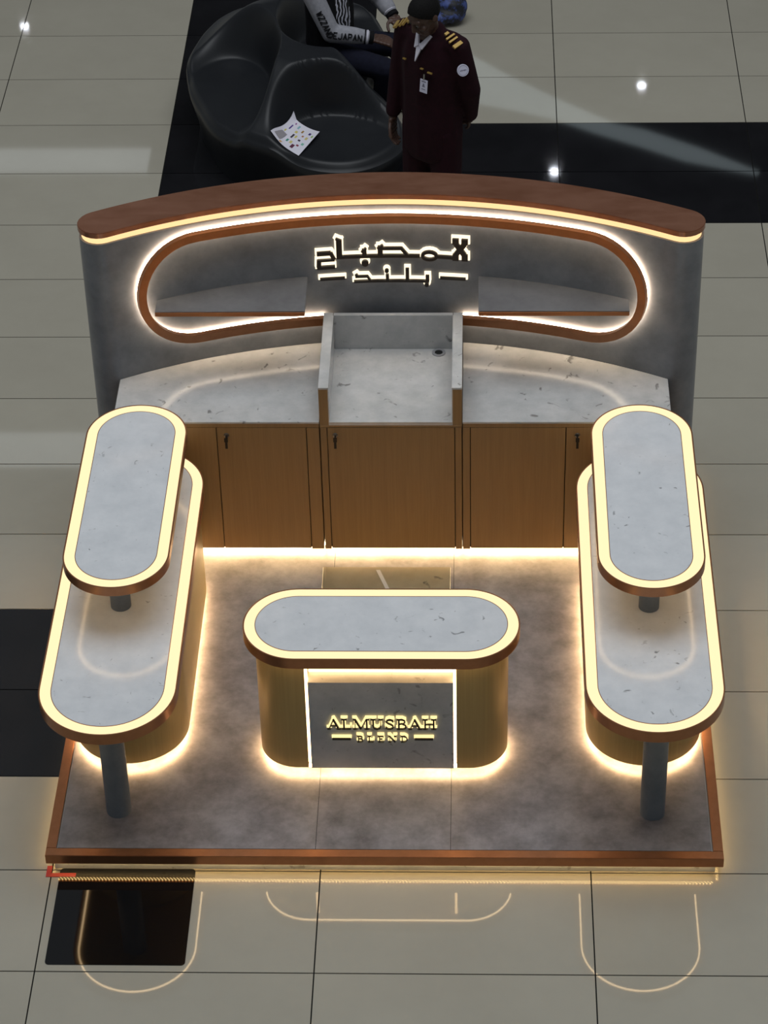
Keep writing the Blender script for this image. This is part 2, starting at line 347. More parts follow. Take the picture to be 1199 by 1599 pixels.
chd(MB().cyl((.222, .928), .02, ZT-.0028, ZT-.0018, 20), 'cable_hole', M['dark'])
for sgn, lab in ((-1, 'pale stone worktop on the left back cabinet, curved along the wall'), (1, 'pale stone worktop on the right back cabinet, curved along the wall')):
    n = 20; xi = .348 if sgn < 0 else .343; xo = 1.348
    out = [(sgn*xo, YF-.02), (sgn*xi, YF-.02)]
    for i in range(n+1):
        x = xi+(xo-xi)*i/n; out.append((sgn*x, WCY+math.sqrt(RW*RW-x*x)-.002))
    tag(MB().prism(out, ZT-.012, ZT).build('worktop', M['stone_tray'], bevel=.0015, seg=1), lab, 'worktop', 'back worktops')

# ------------------------------------------------------------------ racetrack tops
def racetop(name, root, cx, cy, hx, hy, z, th=.058, under=True):
    o4 = stadium(cx, cy, hx, hy); i4 = stadium(cx, cy, hx, hy, inset=.007)
    t = child_of(MB().ring(o4, i4, z-th, z).build(name, M['copper'], root, smooth=True, bevel=.0015, seg=1), root)
    def sub(mb, nm, mat, **k):
        return mb.build(nm, mat, t, **k)
    sub(MB().ring(i4, stadium(cx, cy, hx, hy, inset=.054), z-.02, z-.0015), 'light_strip', M['led'])
    sub(MB().ring(stadium(cx, cy, hx, hy, inset=.054), stadium(cx, cy, hx, hy, inset=.057), z-.02, z), 'inner_trim', M['copper'])
    sub(MB().prism(stadium(cx, cy, hx, hy, inset=.057), z-.02, z-.0005), 'stone_inlay', M['stone'])
    sub(MB().prism(i4, z-th+.008, z-.0205), 'soffit', M['brass'])
    if under: sub(MB().ring(stadium(cx, cy, hx, hy, inset=.022), stadium(cx, cy, hx, hy, inset=.029), z-th+.003, z-th+.0075), 'under_light', M['led_under'])
    return t
def toe(root, cx, cy, hx, hy, zb):
    child_of(MB().ring(stadium(cx, cy, hx, hy, inset=.012), stadium(cx, cy, hx, hy, inset=.03), zb-.009, zb-.001).build('toe_light', M['led_kick'], root), root)
    child_of(MB().prism(stadium(cx, cy, hx, hy, inset=.06), ZP+.0004, zb).build('plinth', M['wall'], root), root)

# ---- central counter
CX, CY, ZC = -.012, -1.005, .865
cc = tag(empty('front_counter', (CX, CY, ZP)), 'small racetrack-topped counter with lit lettering in the middle of the platform', 'counter')
racetop('counter_top', cc, CX, CY, .618, .243, ZC)
ZB = .15; BH, BR = .567, .176
yf = CY-BR
full = stadium(CX, CY, BH, BR, 24)
px0, px1 = CX-.340, CX+.334; nz = .08
def clip(poly, keep):
    out = []
    for i in range(len(poly)):
        a, b = poly[i], poly[(i+1) % len(poly)]; ka, kb = keep(a), keep(b)
        if ka >= 0: out.append(a)
        if ka*kb < 0: t = ka/(ka-kb); out.append((a[0]+(b[0]-a[0])*t, a[1]+(b[1]-a[1])*t))
    return out
def cch(mb, nm, mat, **k): return child_of(mb.build(nm, mat, cc, **k), cc)
zu = ZC-.0495
cch(MB().prism(clip(full, lambda p: px0-p[0]), ZB, zu), 'body_end', M['brass'], smooth=True)
cch(MB().prism(clip(full, lambda p: p[0]-px1), ZB, zu), 'body_end', M['brass'], smooth=True)
cch(MB().box(px0, px1, yf+nz, CY+BR, ZB, zu), 'body_core', M['brass'])
ZPAN = .672
pan = cch(MB().box(px0+.013, px1-.013, yf-.004, yf+nz, ZB, ZPAN), 'front_panel', M['stone_front'], bevel=.001, seg=1)
pan['label'] = 'grey stone front panel with lit lettering'
for x0, x1 in ((px0, px0+.0125), (px1-.0125, px1)): cch(MB().box(x0, x1, yf+.004, yf+.03, ZB+.03, zu-.002), 'side_light', M['led_panel'])
cch(MB().box(px0+.015, px1-.015, yf+nz-.012, yf+nz-.001, ZPAN+.002, ZPAN+.03), 'niche_light', M['led_panel'])
toe(cc, CX, CY, BH, BR, ZB)
def S(*pts, w): return (list(pts), w)
GL = {'A': (.80, [S((.06,.03),(.38,.98),w=.07), S((.36,.98),(.72,.03),w=.15), S((.18,.34),(.58,.34),w=.055), S((-.06,.025),(.19,.025),w=.05), S((.56,.025),(.88,.025),w=.05)]),
 'L': (.70, [S((.17,.02),(.17,.98),w=.15), S((0,.03),(.62,.03),w=.06), S((.61,.02),(.63,.3),w=.05), S((0,.975),(.36,.975),w=.05)]),
 'M': (1.06, [S((.12,.02),(.12,.98),w=.065), S((.12,.98),(.50,.05),w=.15), S((.50,.05),(.86,.98),w=.065), S((.90,.02),(.90,.98),w=.15), S((-.02,.025),(.27,.025),w=.05), S((.74,.025),(1.06,.025),w=.05), S((-.02,.975),(.16,.975),w=.05), S((.88,.975),(1.06,.975),w=.05)]),
 'U': (.86, [S((.17,.97),(.17,.32),(.24,.12),(.42,.03),(.60,.12),(.66,.32),w=.11), S((.67,.30),(.67,.97),w=.065), S((.17,.97),(.17,.35),w=.15), S((.0,.975),(.34,.975),w=.05), S((.53,.975),(.82,.975),w=.05)]),
 'S': (.66, [S((.54,.80),(.44,.93),(.28,.96),(.13,.88),(.10,.74),(.22,.60),(.42,.48),(.54,.34),(.52,.15),(.36,.04),(.20,.05),(.07,.2),w=.10), S((.55,.72),(.55,.96),w=.05), S((.06,.04),(.06,.28),w=.05)]),
 'B': (.76, [S((.17,.02),(.17,.98),w=.15), S((.02,.975),(.40,.965),(.55,.88),(.57,.74),(.48,.58),(.2,.53),w=.065), S((.4,.53),(.58,.44),(.65,.28),(.58,.1),(.42,.03),(.02,.025),w=.065), S((.56,.85),(.56,.66),w=.12), S((.62,.40),(.62,.16),w=.13)]),
 'H': (.94, [S((.17,.02),(.17,.98),w=.15), S((.74,.02),(.74,.98),w=.15), S((.2,.5),(.7,.5),w=.06)]+[S((x-.17,y),(x+.17,y),w=.05) for x in (.17,.74) for y in (.025,.975)]),
 'E': (.74, [S((.17,.02),(.17,.98),w=.15), S((.0,.03),(.62,.03),w=.06), S((0,.97),(.58,.97),w=.06), S((.2,.51),(.46,.51),w=.055), S((.61,.02),(.63,.28),w=.05), S((.58,.98),(.59,.74),w=.05), S((.46,.38),(.46,.63),w=.045)]),
 'N': (.90, [S((.13,.02),(.13,.98),w=.065), S((.12,.97),(.70,.04),w=.15), S((.72,.02),(.72,.98),w=.065), S((-.02,.025),(.28,.025),w=.05), S((-.03,.975),(.16,.975),w=.05), S((.58,.975),(.86,.975),w=.05)]),
 'D': (.84, [S((.17,.02),(.17,.98),w=.15), S((.0,.97),(.38,.96),(.58,.84),(.67,.62),(.67,.38),(.58,.16),(.38,.04),(.0,.03),w=.065), S((.67,.68),(.67,.32),w=.14)])}
def panel_word(word, xc, width, z0, h, gap):
    tot = sum(GL[c][0] for c in word)+gap*(len(word)-1); kx = width/tot; x = xc-width/2
    for c in word:
        st = [([(x+px*kx, z0+pz*h) for px, pz in p], wd*(kx+h)/2*.78) for p, wd in GL[c][1]]
        sign_piece('letter_'+c.lower(), st); x += (GL[c][0]+gap)*kx
def sign_piece(nm, st):
    fn = lambda a, d, b: (a, yf-.004-d, b)
    for n2, gr, d0, d1, m in ((nm, 0, .019, .028, M['letter']), ('letter_halo', .0034, .001, .010, M['halo_gold'])):
        o = strokes_mesh(st, gr, d0, d1, fn).build(n2, m, pan)
panel_word('ALMUSBAH', CX+.002, .488, .413, .060, .10)
panel_word('BLEND', CX+.002, .232, .335, .036, .42)
for a, b in ((-.225, -.142), (.146, .229)): sign_piece('sign_bar', [S((CX+a, .353), (CX+b, .353), w=.007)])

# ---- side counters
ZL, ZU2 = .85, 1.14
for sx, lab in ((-1, 'two-tier racetrack counter with glowing rims on the left of the platform'), (1, 'two-tier racetrack counter with glowing rims on the right of the platform')):
    X = sx*1.189; X += .0 if sx < 0 else -.006
    r = tag(empty('side_counter', (X, -.7, ZP)), lab, 'counter', 'two-tier side counters')
    y0, y1 = (-1.722, .312) if sx < 0 else (-1.695, .30)
    racetop('lower_top', r, X, (y0+y1)/2, .302, (y1-y0)/2, ZL)
    u0, u1 = (-1.09, .275)
    racetop('upper_shelf', r, X, (u0+u1)/2, .238, (u1-u0)/2, ZU2, th=.05)
    by0, by1 = (-1.16, .325)
    child_of(MB().prism(stadium(X+sx*-.002, (by0+by1)/2, .264, (by1-by0)/2, 24), ZB, ZL-.0495).build('body', M['brass'], r, smooth=True), r)
    toe(r, X, (by0+by1)/2, .264, (by1-by0)/2, ZB)
    child_of(MB().cyl((sx*1.2, -1.42), .056, ZP+.0004, ZL-.05, 32).build('leg', M['column'], r, smooth=True), r)
    child_of(MB().cyl((X, -.865), .046, ZL-.001, ZU2-.042, 32).build('shelf_column', M['column'], r, smooth=True), r)
    child_of(MB().cyl((X, .02), .046, ZL-.001, ZU2-.042, 32).build('shelf_column', M['column'], r, smooth=True), r)

# ------------------------------------------------------------------ loose things near the kiosk
sl = tag(empty('stone_offcut', (-.036, .2, ZP+.0004)), 'beige veined stone slab lying on the deck behind the front counter', 'stone slab')
MB().box(-.32, .318, -.22, .095, 0, .012).build('slab', M['beige'], sl, bevel=.0015, seg=1)
for x in (-.308, .306): MB().box(x-.006, x+.006, -.215, .09, .012, .016).build('edge_strip', M['beige'], sl)
MB().add([(-.055, .07, .0122), (-.035, .07, .0122), (.035, -.13, .0122), (.015, -.13, .0122), (-.055, .07, .0138), (-.035, .07, .0138), (.035, -.13, .0138), (.015, -.13, .0138)], [(0,3,2,1),(4,5,6,7),(0,1,5,4),(1,2,6,5),(2,3,7,6),(3,0,4,7)]).build('clear_tape', M['film'], sl)
def rrect(x0, x1, y0, y1, r, n=6):
    P = []
    for cx, cy, a0 in ((x1-r, y1-r, 0), (x0+r, y1-r, 90), (x0+r, y0+r, 180), (x1-r, y0+r, 270)):
        for i in range(n+1): a = math.radians(a0+90*i/n); P.append((cx+r*math.cos(a), cy+r*math.sin(a)))
    return P
tag(MB().prism(rrect(-1.443, -.838, -2.254, -1.683, .018), .0, .0025).build('floor_mat', M['mat_black']), 'square glossy black mat on the beige tiles at the front left corner', 'mat')
tp = MB(); tp.prism([(-1.504, -1.735), (-1.371, -1.735), (-1.371, -1.712), (-1.481, -1.712), (-1.481, -1.668), (-1.504, -1.668)], .0004, .0028)
tag(tp.build('tape_mark', M['red']), 'red L-shaped tape mark on the floor under the front left corner', 'tape')

# ------------------------------------------------------------------ ceiling lamps far behind (their glints show in the tiles)
ce = tag(MB().box(-16, 14, 16, 42, 12.08, 12.3).build('ceiling', M['ceiling']), kind='structure')
M['lamp'] = emit('cool_lamp', (.86, .9, 1.0), 90)
M['lamp_body'] = plain('white_lamp_body', (.7, .7, .7, 1), .5)
for k, (x, y, lab) in enumerate(((-7.02, 29.06, 'leftmost round ceiling downlight, glinting in the far left tiles'), (2.97, 26.99, 'rightmost round ceiling downlight, glinting in the far right beige tiles'), (1.55, 24.4, 'middle round ceiling downlight, glinting in the dark tile band'))):
    d = tag(empty('ceiling_downlight', (x, y, 12.08)), lab, 'lamp', 'ceiling downlights')
    MB().ring([(.1*math.cos(a*.2618), .1*math.sin(a*.2618)) for a in range(24)], [(.07*math.cos(a*.2618), .07*math.sin(a*.2618)) for a in range(24)], -.05, 0).build('housing', M['lamp_body'], d)
    MB().cyl((0, 0), .068, -.02, -.01, 20).build('lens', M['lamp'], d)

M['panel_glow'] = emit('cool_ceiling_panel', (.9, .97, 1.0), 1.15); M['fascia_glow'] = emit('cool_fascia_glow', (.8, .95, 1.0), 1.0)
for x0, x1, y0, y1, lab in ((-9.5, -4.55, 24.4, 25.14, 'long ceiling light panel reflected in the far left tiles'), (-8.6, -4.2, 17.1, 17.87, 'long ceiling light panel reflected in the tiles beside the left counter')):
    d = tag(empty('ceiling_light_panel', ((x0+x1)/2, (y0+y1)/2, 12.08)), lab, 'ceiling light')
    child_of(MB().ring([(x0-.04, y0-.04), (x1+.04, y0-.04), (x1+.04, y1+.04), (x0-.04, y1+.04)], [(x0, y0), (x1, y0), (x1, y1), (x0, y1)], 12.03, 12.08).build('frame', M['lamp_body'], d), d)
    child_of(MB().box(x0, x1, y0, y1, 12.05, 12.07).build('diffuser', M['panel_glow'], d), d)
up = [(.15, 28.2), (.95, 27.3), (1.65, 26.6), (2.5, 25.85), (2.95, 25.65), (3.75, 25.1), (4.6, 24.4)]; lo_ = [(.15, 26.6), (.95, 26.3), (1.6, 26.0), (2.25, 25.55), (2.9, 25.15), (3.5, 24.75), (4.55, 24.33)]
tag(MB().prism(up+lo_[::-1], 12.05, 12.079).build('gallery_fascia', M['fascia_glow']), 'curved gallery fascia with added glow, mirrored as a pale arc in the far right tiles', 'ceiling light')  # unseen gallery edge; its emission is added in place of lamplight falling on it
# ------------------------------------------------------------------ moulded bench
BC = (-.78, 4.78)
OUT = [(-152, .60), (-123, .70), (-105, .78), (-90, .88), (-78, 1.04), (-66, 1.13), (-54, 1.12), (-45, 1.06), (-38, .94), (-30, .76), (-18, .58), (0, .53), (20, .60), (45, .86), (68, 1.06), (92, 1.02), (112, .98), (122, .92), (132, .84), (146, .75), (160, .69), (180, .62)]
def out_r(a):
    a = (a+152) % 360-152
    A2 = OUT+[(OUT[0][0]+360, OUT[0][1])]
    for (a0, r0), (a1, r1) in zip(A2[:-1], A2[1:]):
        if a0 <= a <= a1:
            i = OUT.index((a0, r0)); n = len(OUT); pa, pr_ = OUT[i-1]; na, nr = OUT[(i+2) % n]
            pa -= 360 if i == 0 else 0; na += 360 if i+2 >= n else 0
            t = (a-a0)/(a1-a0); m0 = (r1-pr_)/(a1-pa)*(a1-a0); m1 = (nr-r0)/(na-a0)*(a1-a0)
            return (2*t**3-3*t*t+1)*r0+(t**3-2*t*t+t)*m0+(-2*t**3+3*t*t)*r1+(t**3-t*t)*m1
    return .7
def sst(a, b, x):
    t = max(0, min(1, (x-a)/(b-a))); return t*t*(3-2*t)
SEATS = [(-1.17, 4.55, .38, .66, -6, .40), (-.40, 4.00, .50, .40, -32, .40), (-.42, 5.12, .42, .58, -18, .41)]
def bench_z(x, y):
    r = math.hypot(x-BC[0], y-BC[1])
    a = math.degrees(math.atan2(y-BC[1], x-BC[0])); q = r/out_r(a)
    z = .74-.30*sst(.38, 1.0, q)
    for cx, cy, rx, ry, rot, sz in SEATS:
        c, s_ = math.cos(math.radians(rot)), math.sin(math.radians(rot))
        u, v = (x-cx)*c+(y-cy)*s_, -(x-cx)*s_+(y-cy)*c
        d = math.sqrt((u/rx)**2+(v/ry)**2)
        k = 1-sst(.76, .99, d)
        z = z+(sz-.018*(1-min(1, d)**2)-z)*k
    return z-.05*sst(.93, 1.0, q)**2
NR, NA = 84, 300
V = [(BC[0], BC[1], bench_z(*BC))]; F = []
for j in range(1, NR+1):
    for i in range(NA):
        a = 360*i/NA; r = out_r(a)*(j/NR)**.9; x, y = BC[0]+r*math.cos(math.radians(a)), BC[1]+r*math.sin(math.radians(a)); V.append((x, y, bench_z(x, y)))
for k, (fr, fz) in enumerate(((1.008, .93), (1.0, .84), (.965, .6), (.93, .35), (.915, .12), (.91, 0))):
    for i in range(NA):
        a = 360*i/NA; r = out_r(a); x, y = BC[0]+r*math.cos(math.radians(a)), BC[1]+r*math.sin(math.radians(a)); z = bench_z(x, y)
        V.append((BC[0]+(x-BC[0])*fr, BC[1]+(y-BC[1])*fr, z*fz+.0005))
for i in range(NA): F.append((0, 1+i, 1+(i+1) % NA))
for j in range(NR+5):
    for i in range(NA):
        a, b = 1+j*NA+i, 1+j*NA+(i+1) % NA; F.append((a, a+NA, b+NA, b))
F.append(tuple(1+(NR+5)*NA+i for i in range(NA)))
bn = tag(obj('moulded_bench', V, F, M['bench'], smooth=True), 'black moulded plastic bench with three scooped seats behind the curved wall', 'bench')
# ---- leaflet lying in the nearest scoop
M['paper'] = plain('white_paper', (.70, .68, .76, 1), .6)
P4 = [Vector((-.835, 4.034)), Vector((-.708, 4.264)), Vector((-.543, 4.10)), Vector((-.658, 3.843))]
lf = tag(empty('leaflet', (-.69, 4.05, .40)), 'white printed leaflet with small coloured pictures lying in the bench scoop', 'leaflet')
def lp(u, v, h=0):
    p = (P4[0]*(1-u)+P4[3]*u)*(1-v)+(P4[1]*(1-u)+P4[2]*u)*v
    return (p.x, p.y, max(bench_z(p.x, p.y)+.003, .394)+.004+.016*(2*u-1)**2*v+h)
n = 10; G = [lp(i/n, j/n) for j in range(n+1) for i in range(n+1)]; G2 = [(a, b, c-.0012) for a, b, c in G]; m0 = len(G); F = []
for j in range(n):
    for i in range(n):
        a = j*(n+1)+i; F += [(a, a+1, a+n+2, a+n+1), (m0+a, m0+a+n+1, m0+a+n+2, m0+a+1)]
for i in range(n):
    for a, b in ((i, i+1), (n*(n+1)+i, n*(n+1)+i+1), (i*(n+1), (i+1)*(n+1)), (i*(n+1)+n, (i+1)*(n+1)+n)): F.append((a, b, m0+b, m0+a))
child_of(obj('sheet', G+G2, F, M['paper'], lf, smooth=True), lf)
PR = [((.12, .16, .62, .80), (.07, .03, .22)), ((.30, .36, .78, .90), (.25, .45, .5)), ((.05, .24, .10, .42), (.30, .28, .30)), ((.05, .11, .46, .56), (.55, .50, .12)), ((.34, .42, .62, .70), (.6, .5, .15)), ((.5, .56, .72, .82), (.35, .2, .06)), ((.62, .68, .60, .66), (.4, .18, .1)), ((.36, .42, .40, .56), (.04, .03, .05)), ((.46, .52, .46, .56), (.6, .52, .16)), ((.34, .4, .22, .32), (.05, .25, .18)), ((.46, .54, .22, .32), (.6, .52, .2)), ((.62, .70, .42, .48), (.05, .04, .06)), ((.74, .82, .76, .84), (.06, .04, .16)), ((.76, .84, .56, .66), (.6, .5, .2)), ((.88, .94, .70, .78), (.3, .45, .15)), ((.58, .68, .10, .24), (.12, .03, .06)), ((.70, .78, .24, .30), (.25, .05, .08)), ((.26, .34, .02, .10), (.6, .32, .1)), ((.8, .88, .34, .42), (.2, .45, .35)), ((.16, .2, .86, .92), (.3, .1, .3))]
for (u0, u1, v0, v1), c in PR:
    pm = plain('leaflet_print', (*c, 1), .5)
    q = [lp(u0, v0, .0006), lp(u1, v0, .0006), lp(u1, v1, .0006), lp(u0, v1, .0006)]
    child_of(obj('picture', q+[(a, b, c_-.0009) for a, b, c_ in q], [(0,1,2,3),(7,6,5,4),(0,4,5,1),(1,5,6,2),(2,6,7,3),(3,7,4,0)], pm, lf), lf)

# ------------------------------------------------------------------ people
ico = bmesh.new(); bmesh.ops.create_icosphere(ico, subdivisions=2, radius=1)
IV = [v.co.copy() for v in ico.verts]; IF = [tuple(v.index for v in f_.verts) for f_ in ico.faces]; ico.free()
class Blob:
    def __init__(s): s.m = MB()
    def e(s, c, r, rot=None):
        r = (r, r, r) if isinstance(r, (int, float)) else r; c = Vector(c); V = []
        for v in IV:
            p = Vector((v.x*r[0], v.y*r[1], v.z*r[2])); p = (rot @ p) if rot else p; V.append(p+c)
        s.m.add(V, IF); return s
    def chain(s, pts, flat=1, rot=None):     # pts: (x,y,z,r); spheres swept along the bones
        for a, b in zip(pts[:-1], pts[1:]):
            p, q = Vector(a[:3]), Vector(b[:3]); L = (q-p).length; n = max(2, int(L/(min(a[3], b[3])*.3)))
            for i in range(n+1):
                t = i/n; r = a[3]+(b[3]-a[3])*t; s.e(p+(q-p)*t, (r, r*flat, r) if flat != 1 else r, rot)
        return s
    def build(s, name, mats, voxel, parent, smooth=4, pick=None):
        o = s.m.build(name+'_tmp', mats[0]); md = o.modifiers.new('r', 'REMESH'); md.mode = 'VOXEL'; md.voxel_size = voxel; md.use_smooth_shade = True
        sm = o.modifiers.new('s', 'SMOOTH'); sm.factor = .5; sm.iterations = smooth
        dg = bpy.context.evaluated_depsgraph_get(); me = bpy.data.meshes.new_from_object(o.evaluated_get(dg)); me.name = name
        bpy.data.objects.remove(o); me.materials.clear()
        for m in mats: me.materials.append(m)
        for p in me.polygons:
            p.use_smooth = True
            if pick: p.material_index = pick(p.center)
        return link(bpy.data.objects.new(name, me), parent)
def hand(b, w, d, n, t, curl=.5, sc=1.0, thumb=1):
    """wrist w, direction d of the fingers, n out of the palm (curl side), t towards the thumb"""
    w, d, n, t = Vector(w), Vector(d).normalized(), Vector(n).normalized(), Vector(t).normalized()
    for i in range(5):
        for k in range(4): b.e(w+d*(.012+.024*i)*sc+t*(k-1.5)*.018*sc, .0145*sc)
    for k, (off, L) in enumerate(((1.5, .070), (.5, .078), (-.5, .073), (-1.5, .058))):
        p = w+d*.10*sc+t*off*.0195*sc; dd = d.copy(); c = [(*p, .0095*sc)]
        for j, fr in enumerate((.45, .32, .23)):
            ang = curl*(.5+.55*j); dd = (d*math.cos(ang)+n*math.sin(ang)).normalized(); p = p+dd*L*fr*sc; c.append((*p, (.0088-.0007*j)*sc))
        b.chain(c)
    p = w+d*.03*sc+t*.034*sc; c = [(*p, .012*sc)]
    for fr, tt in ((.032, .75), (.03, .35), (.024, .1)):
        p = p+(d*(1-tt*.5)+t*tt+n*.45*curl).normalized()*fr*sc; c.append((*p, .0105*sc))
    b.chain(c)
def face(b, c, R):
    """head centred at c, local axes R (x: the person's left, -y: forward)"""
    def at(x, y, z): return Vector(c)+R @ Vector((x, y, z))
    b.e(at(0, .008, .028), (.074, .094, .088), R); b.e(at(0, -.018, -.03), (.062, .072, .082), R); b.e(at(0, -.045, -.088), (.04, .04, .03), R)
    b.chain([(*at(0, -.088, .02), .010), (*at(0, -.106, -.022), .0145)]); b.e(at(-.013, -.094, -.027), .0105); b.e(at(.013, -.094, -.027), .0105)
    for s_ in (-1, 1):
        b.e(at(s_*.074, .012, -.005), (.008, .02, .03), R); b.chain([(*at(s_*.012, -.083, .033), .010), (*at(s_*.045, -.072, .036), .009)]); b.e(at(s_*.043, -.066, -.02), (.02, .016, .016), R); b.e(at(s_*.031, -.078, .012), .013)
    b.chain([(*at(-.02, -.084, -.056), .008), (*at(0, -.09, -.055), .0095), (*at(.02, -.084, -.056), .008)]); b.chain([(*at(-.016, -.083, -.068), .008), (*at(.016, -.083, -.068), .008)])
    return at
def dense(P, n=5):
    return [tuple(a+(b-a)*k/n for a, b in zip(p, q)) for p, q in zip(P[:-1], P[1:]) for k in range(n)]+[P[-1]]
def rotz(a): return Matrix.Rotation(a, 3, 'Z')
def rotx(a): return Matrix.Rotation(a, 3, 'X')
M['skin'] = noise_mat('brown_skin', (.055, .026, .017, 1), (.075, .036, .024, 1), (25, 25, 25), .5, 4)
M['skin_lip'] = plain('brown_lips', (.06, .02, .018, 1), .4)
M['hair'] = noise_mat('black_hair', (.004, .004, .004, 1), (.009, .008, .008, 1), (150, 150, 150), .8, 4, bump=.6, spec=.15)
M['eye'] = plain('eye_white', (.10, .09, .08, 1), .7, spec=.1); M['iris'] = plain('dark_iris', (.01, .006, .004, 1), .7, spec=.1)
M['maroon'] = noise_mat('dark_maroon_cloth', (.012, .0016, .0042, 1), (.018, .0024, .0062, 1), (30, 30, 30), .85, 5, spec=.2, bump=.3)
M['shirt'] = plain('white_shirt', (.62, .6, .68, 1), .7)
M['gold'] = plain('gold_braid', (.42, .27, .07, 1), .4, .4)
M['blackcloth'] = noise_mat('black_cloth', (.004, .004, .005, 1), (.007, .007, .009, 1), (40, 40, 40), .9, 4, spec=.2)
M['navy'] = noise_mat('navy_trousers', (.0055, .006, .014, 1), (.008, .009, .02, 1), (30, 30, 30), .9, 4, spec=.2)
M['greysleeve'] = noise_mat('grey_sweat_sleeve', (.25, .25, .28, 1), (.31, .31, .34, 1), (40, 40, 40), .9, 4, spec=.2, bump=.2)
M['shoe'] = plain('black_leather', (.006, .006, .006, 1), .3)
M['white'] = plain('white_plastic', (.60, .60, .74, 1), .4)
def person_eyes(at, R, par):
    for s_ in (-1, 1):
        for nm, off, r, m in (('eye', (-.0835), .0105, M['eye']), ('iris', (-.0905), .0062, M['iris'])):
            b = MB(); b.add([at(s_*.031, off, .012)+R @ (v*r) for v in IV], IF); b.build(nm, m, par, smooth=True)
def hair_cap(at, R, par, lift=1.0):
    b = Blob()
    for i in range(-6, 7):
        for j in range(0, 13):
            a, e = i*.26, -.15+j*.17
            x, y, z = math.sin(a)*math.cos(e), math.cos(a)*math.cos(e)*.0, math.sin(e)
    V = []; F = []; NU, NV = 28, 14
    for j in range(NV+1):
        for i in range(NU):
            a = 2*math.pi*i/NU; front = max(0, -math.sin(a)) ; lo = -.55+1.15*front**.7
            e = lo+(math.pi/2-lo)*j/NV
            V.append(at(.079*lift*math.cos(a)*math.cos(e), .008+.099*lift*math.sin(a)*math.cos(e), .028+.096*lift*math.sin(e)))
    for j in range(NV):
        for i in range(NU): F.append((j*NU+i, j*NU+(i+1) % NU, (j+1)*NU+(i+1) % NU, (j+1)*NU+i))
    k = len(V); V += [at(0, .008, .02)]
    F += [((i+1) % NU, i, k) for i in range(NU)]
    return obj('hair', V, F, M['hair'], par, smooth=True)

# ---- the standing guard ------------------------------------------------------
TH = -.62; RT = rotz(TH); O = Vector((.155, 3.40, 0))
def g_(x, y, z): return O+RT @ Vector((x, y, z))
def gc(pts): return [(*g_(*p[:3]), p[3]) for p in pts]
per = tag(empty('person', tuple(O)), 'standing person in dark maroon uniform with gold epaulettes and white badge, head bowed', 'person')
HR = RT @ Matrix.Rotation(-.25, 3, 'Z') @ rotx(.55)
HC = g_(.02, -.085, 1.605)
b = Blob(); gat = face(b, HC, HR)
b.chain(gc([(0, .0, 1.40, .062), (0, -.035, 1.54, .058)])); b.chain(gc([(0, 0, 1.4, .10), (0, .01, 1.05, .10)])); 
HRn = g_(-.246, -.05, .86); HLn = g_(.16, .155, .90)
b.chain(gc([(-.20, .0, 1.40, .045), (-.232, .0, 1.12, .038), (-.246, -.05, .86, .028)])); b.chain(gc([(.20, 0, 1.40, .045), (.232, .05, 1.13, .038), (.16, .155, .90, .028)]))
b.chain(gc([(-.20, 0, 1.4, .05), (.2, 0, 1.4, .05)]))
for s_ in (-1, 1): b.chain(gc([(s_*.09, 0, .95, .08), (s_*.10, -.01, .5, .055), (s_*.11, .0, .09, .04)]))
hand(b, HRn, RT @ Vector((.05, -.12, -1)), RT @ Vector((1, .1, 0)), RT @ Vector((.15, -1, 0)), .75)
hand(b, HLn, RT @ Vector((-.8, .15, -.5)), RT @ Vector((0, .9, -.2)), RT @ Vector((.3, 0, -1)), .6)
body = b.build('body', [M['skin'], M['skin_lip']], .0052, per, 3)
child_of(body, per)
for o in [body]: o['label'] = 'brown-skinned head and hands'
pc = lambda o: child_of(o, per)
n0 = set(COL.objects); person_eyes(gat, HR, per); hair_cap(gat, HR, per)
for o in set(COL.objects)-n0: child_of(o, per)
b = Blob()     # jacket
b.chain(gc([(-.145, .005, 1.425, .068), (.145, .005, 1.425, .068)]))
for z, hx, hy in dense(((1.40, .175, .105), (1.33, .195, .125), (1.25, .198, .136), (1.16, .194, .138), (1.07, .19, .138), (.98, .192, .14), (.90, .195, .145), (.80, .195, .145), (.72, .192, .14))): b.e(g_(0, .0, z), (hx, hy, .085), RT)
b.e(g_(0, .005, 1.47), (.085, .075, .05), RT)
b.chain(gc([(-.185, .005, 1.415, .068), (-.232, .0, 1.14, .060), (-.246, -.045, .90, .047)])); b.chain(gc([(.185, .005, 1.415, .068), (.232, .05, 1.14, .062), (.17, .13, .93, .05)]))
pc(b.build('jacket', [M['maroon']], .009, per, 5))
b = Blob()
b.e(g_(0, 0, .86), (.165, .115, .1), RT)
for s_ in (-1, 1): b.chain(gc([(s_*.09, .0, .86, .108), (s_*.105, -.01, .50, .092), (s_*.108, .005, .10, .062)]))
pc(b.build('trousers', [M['maroon']], .011, per, 4))
for s_ in (-1, 1):
    b = Blob(); b.chain(gc([(s_*.108, .05, .05, .042), (s_*.115, -.06, .045, .045), (s_*.12, -.16, .035, .034)])); b.e(g_(s_*.11, -.05, .018), (.046, .135, .0175), RT)
    pc(b.build('shoe', [M['shoe']], .008, per, 3))
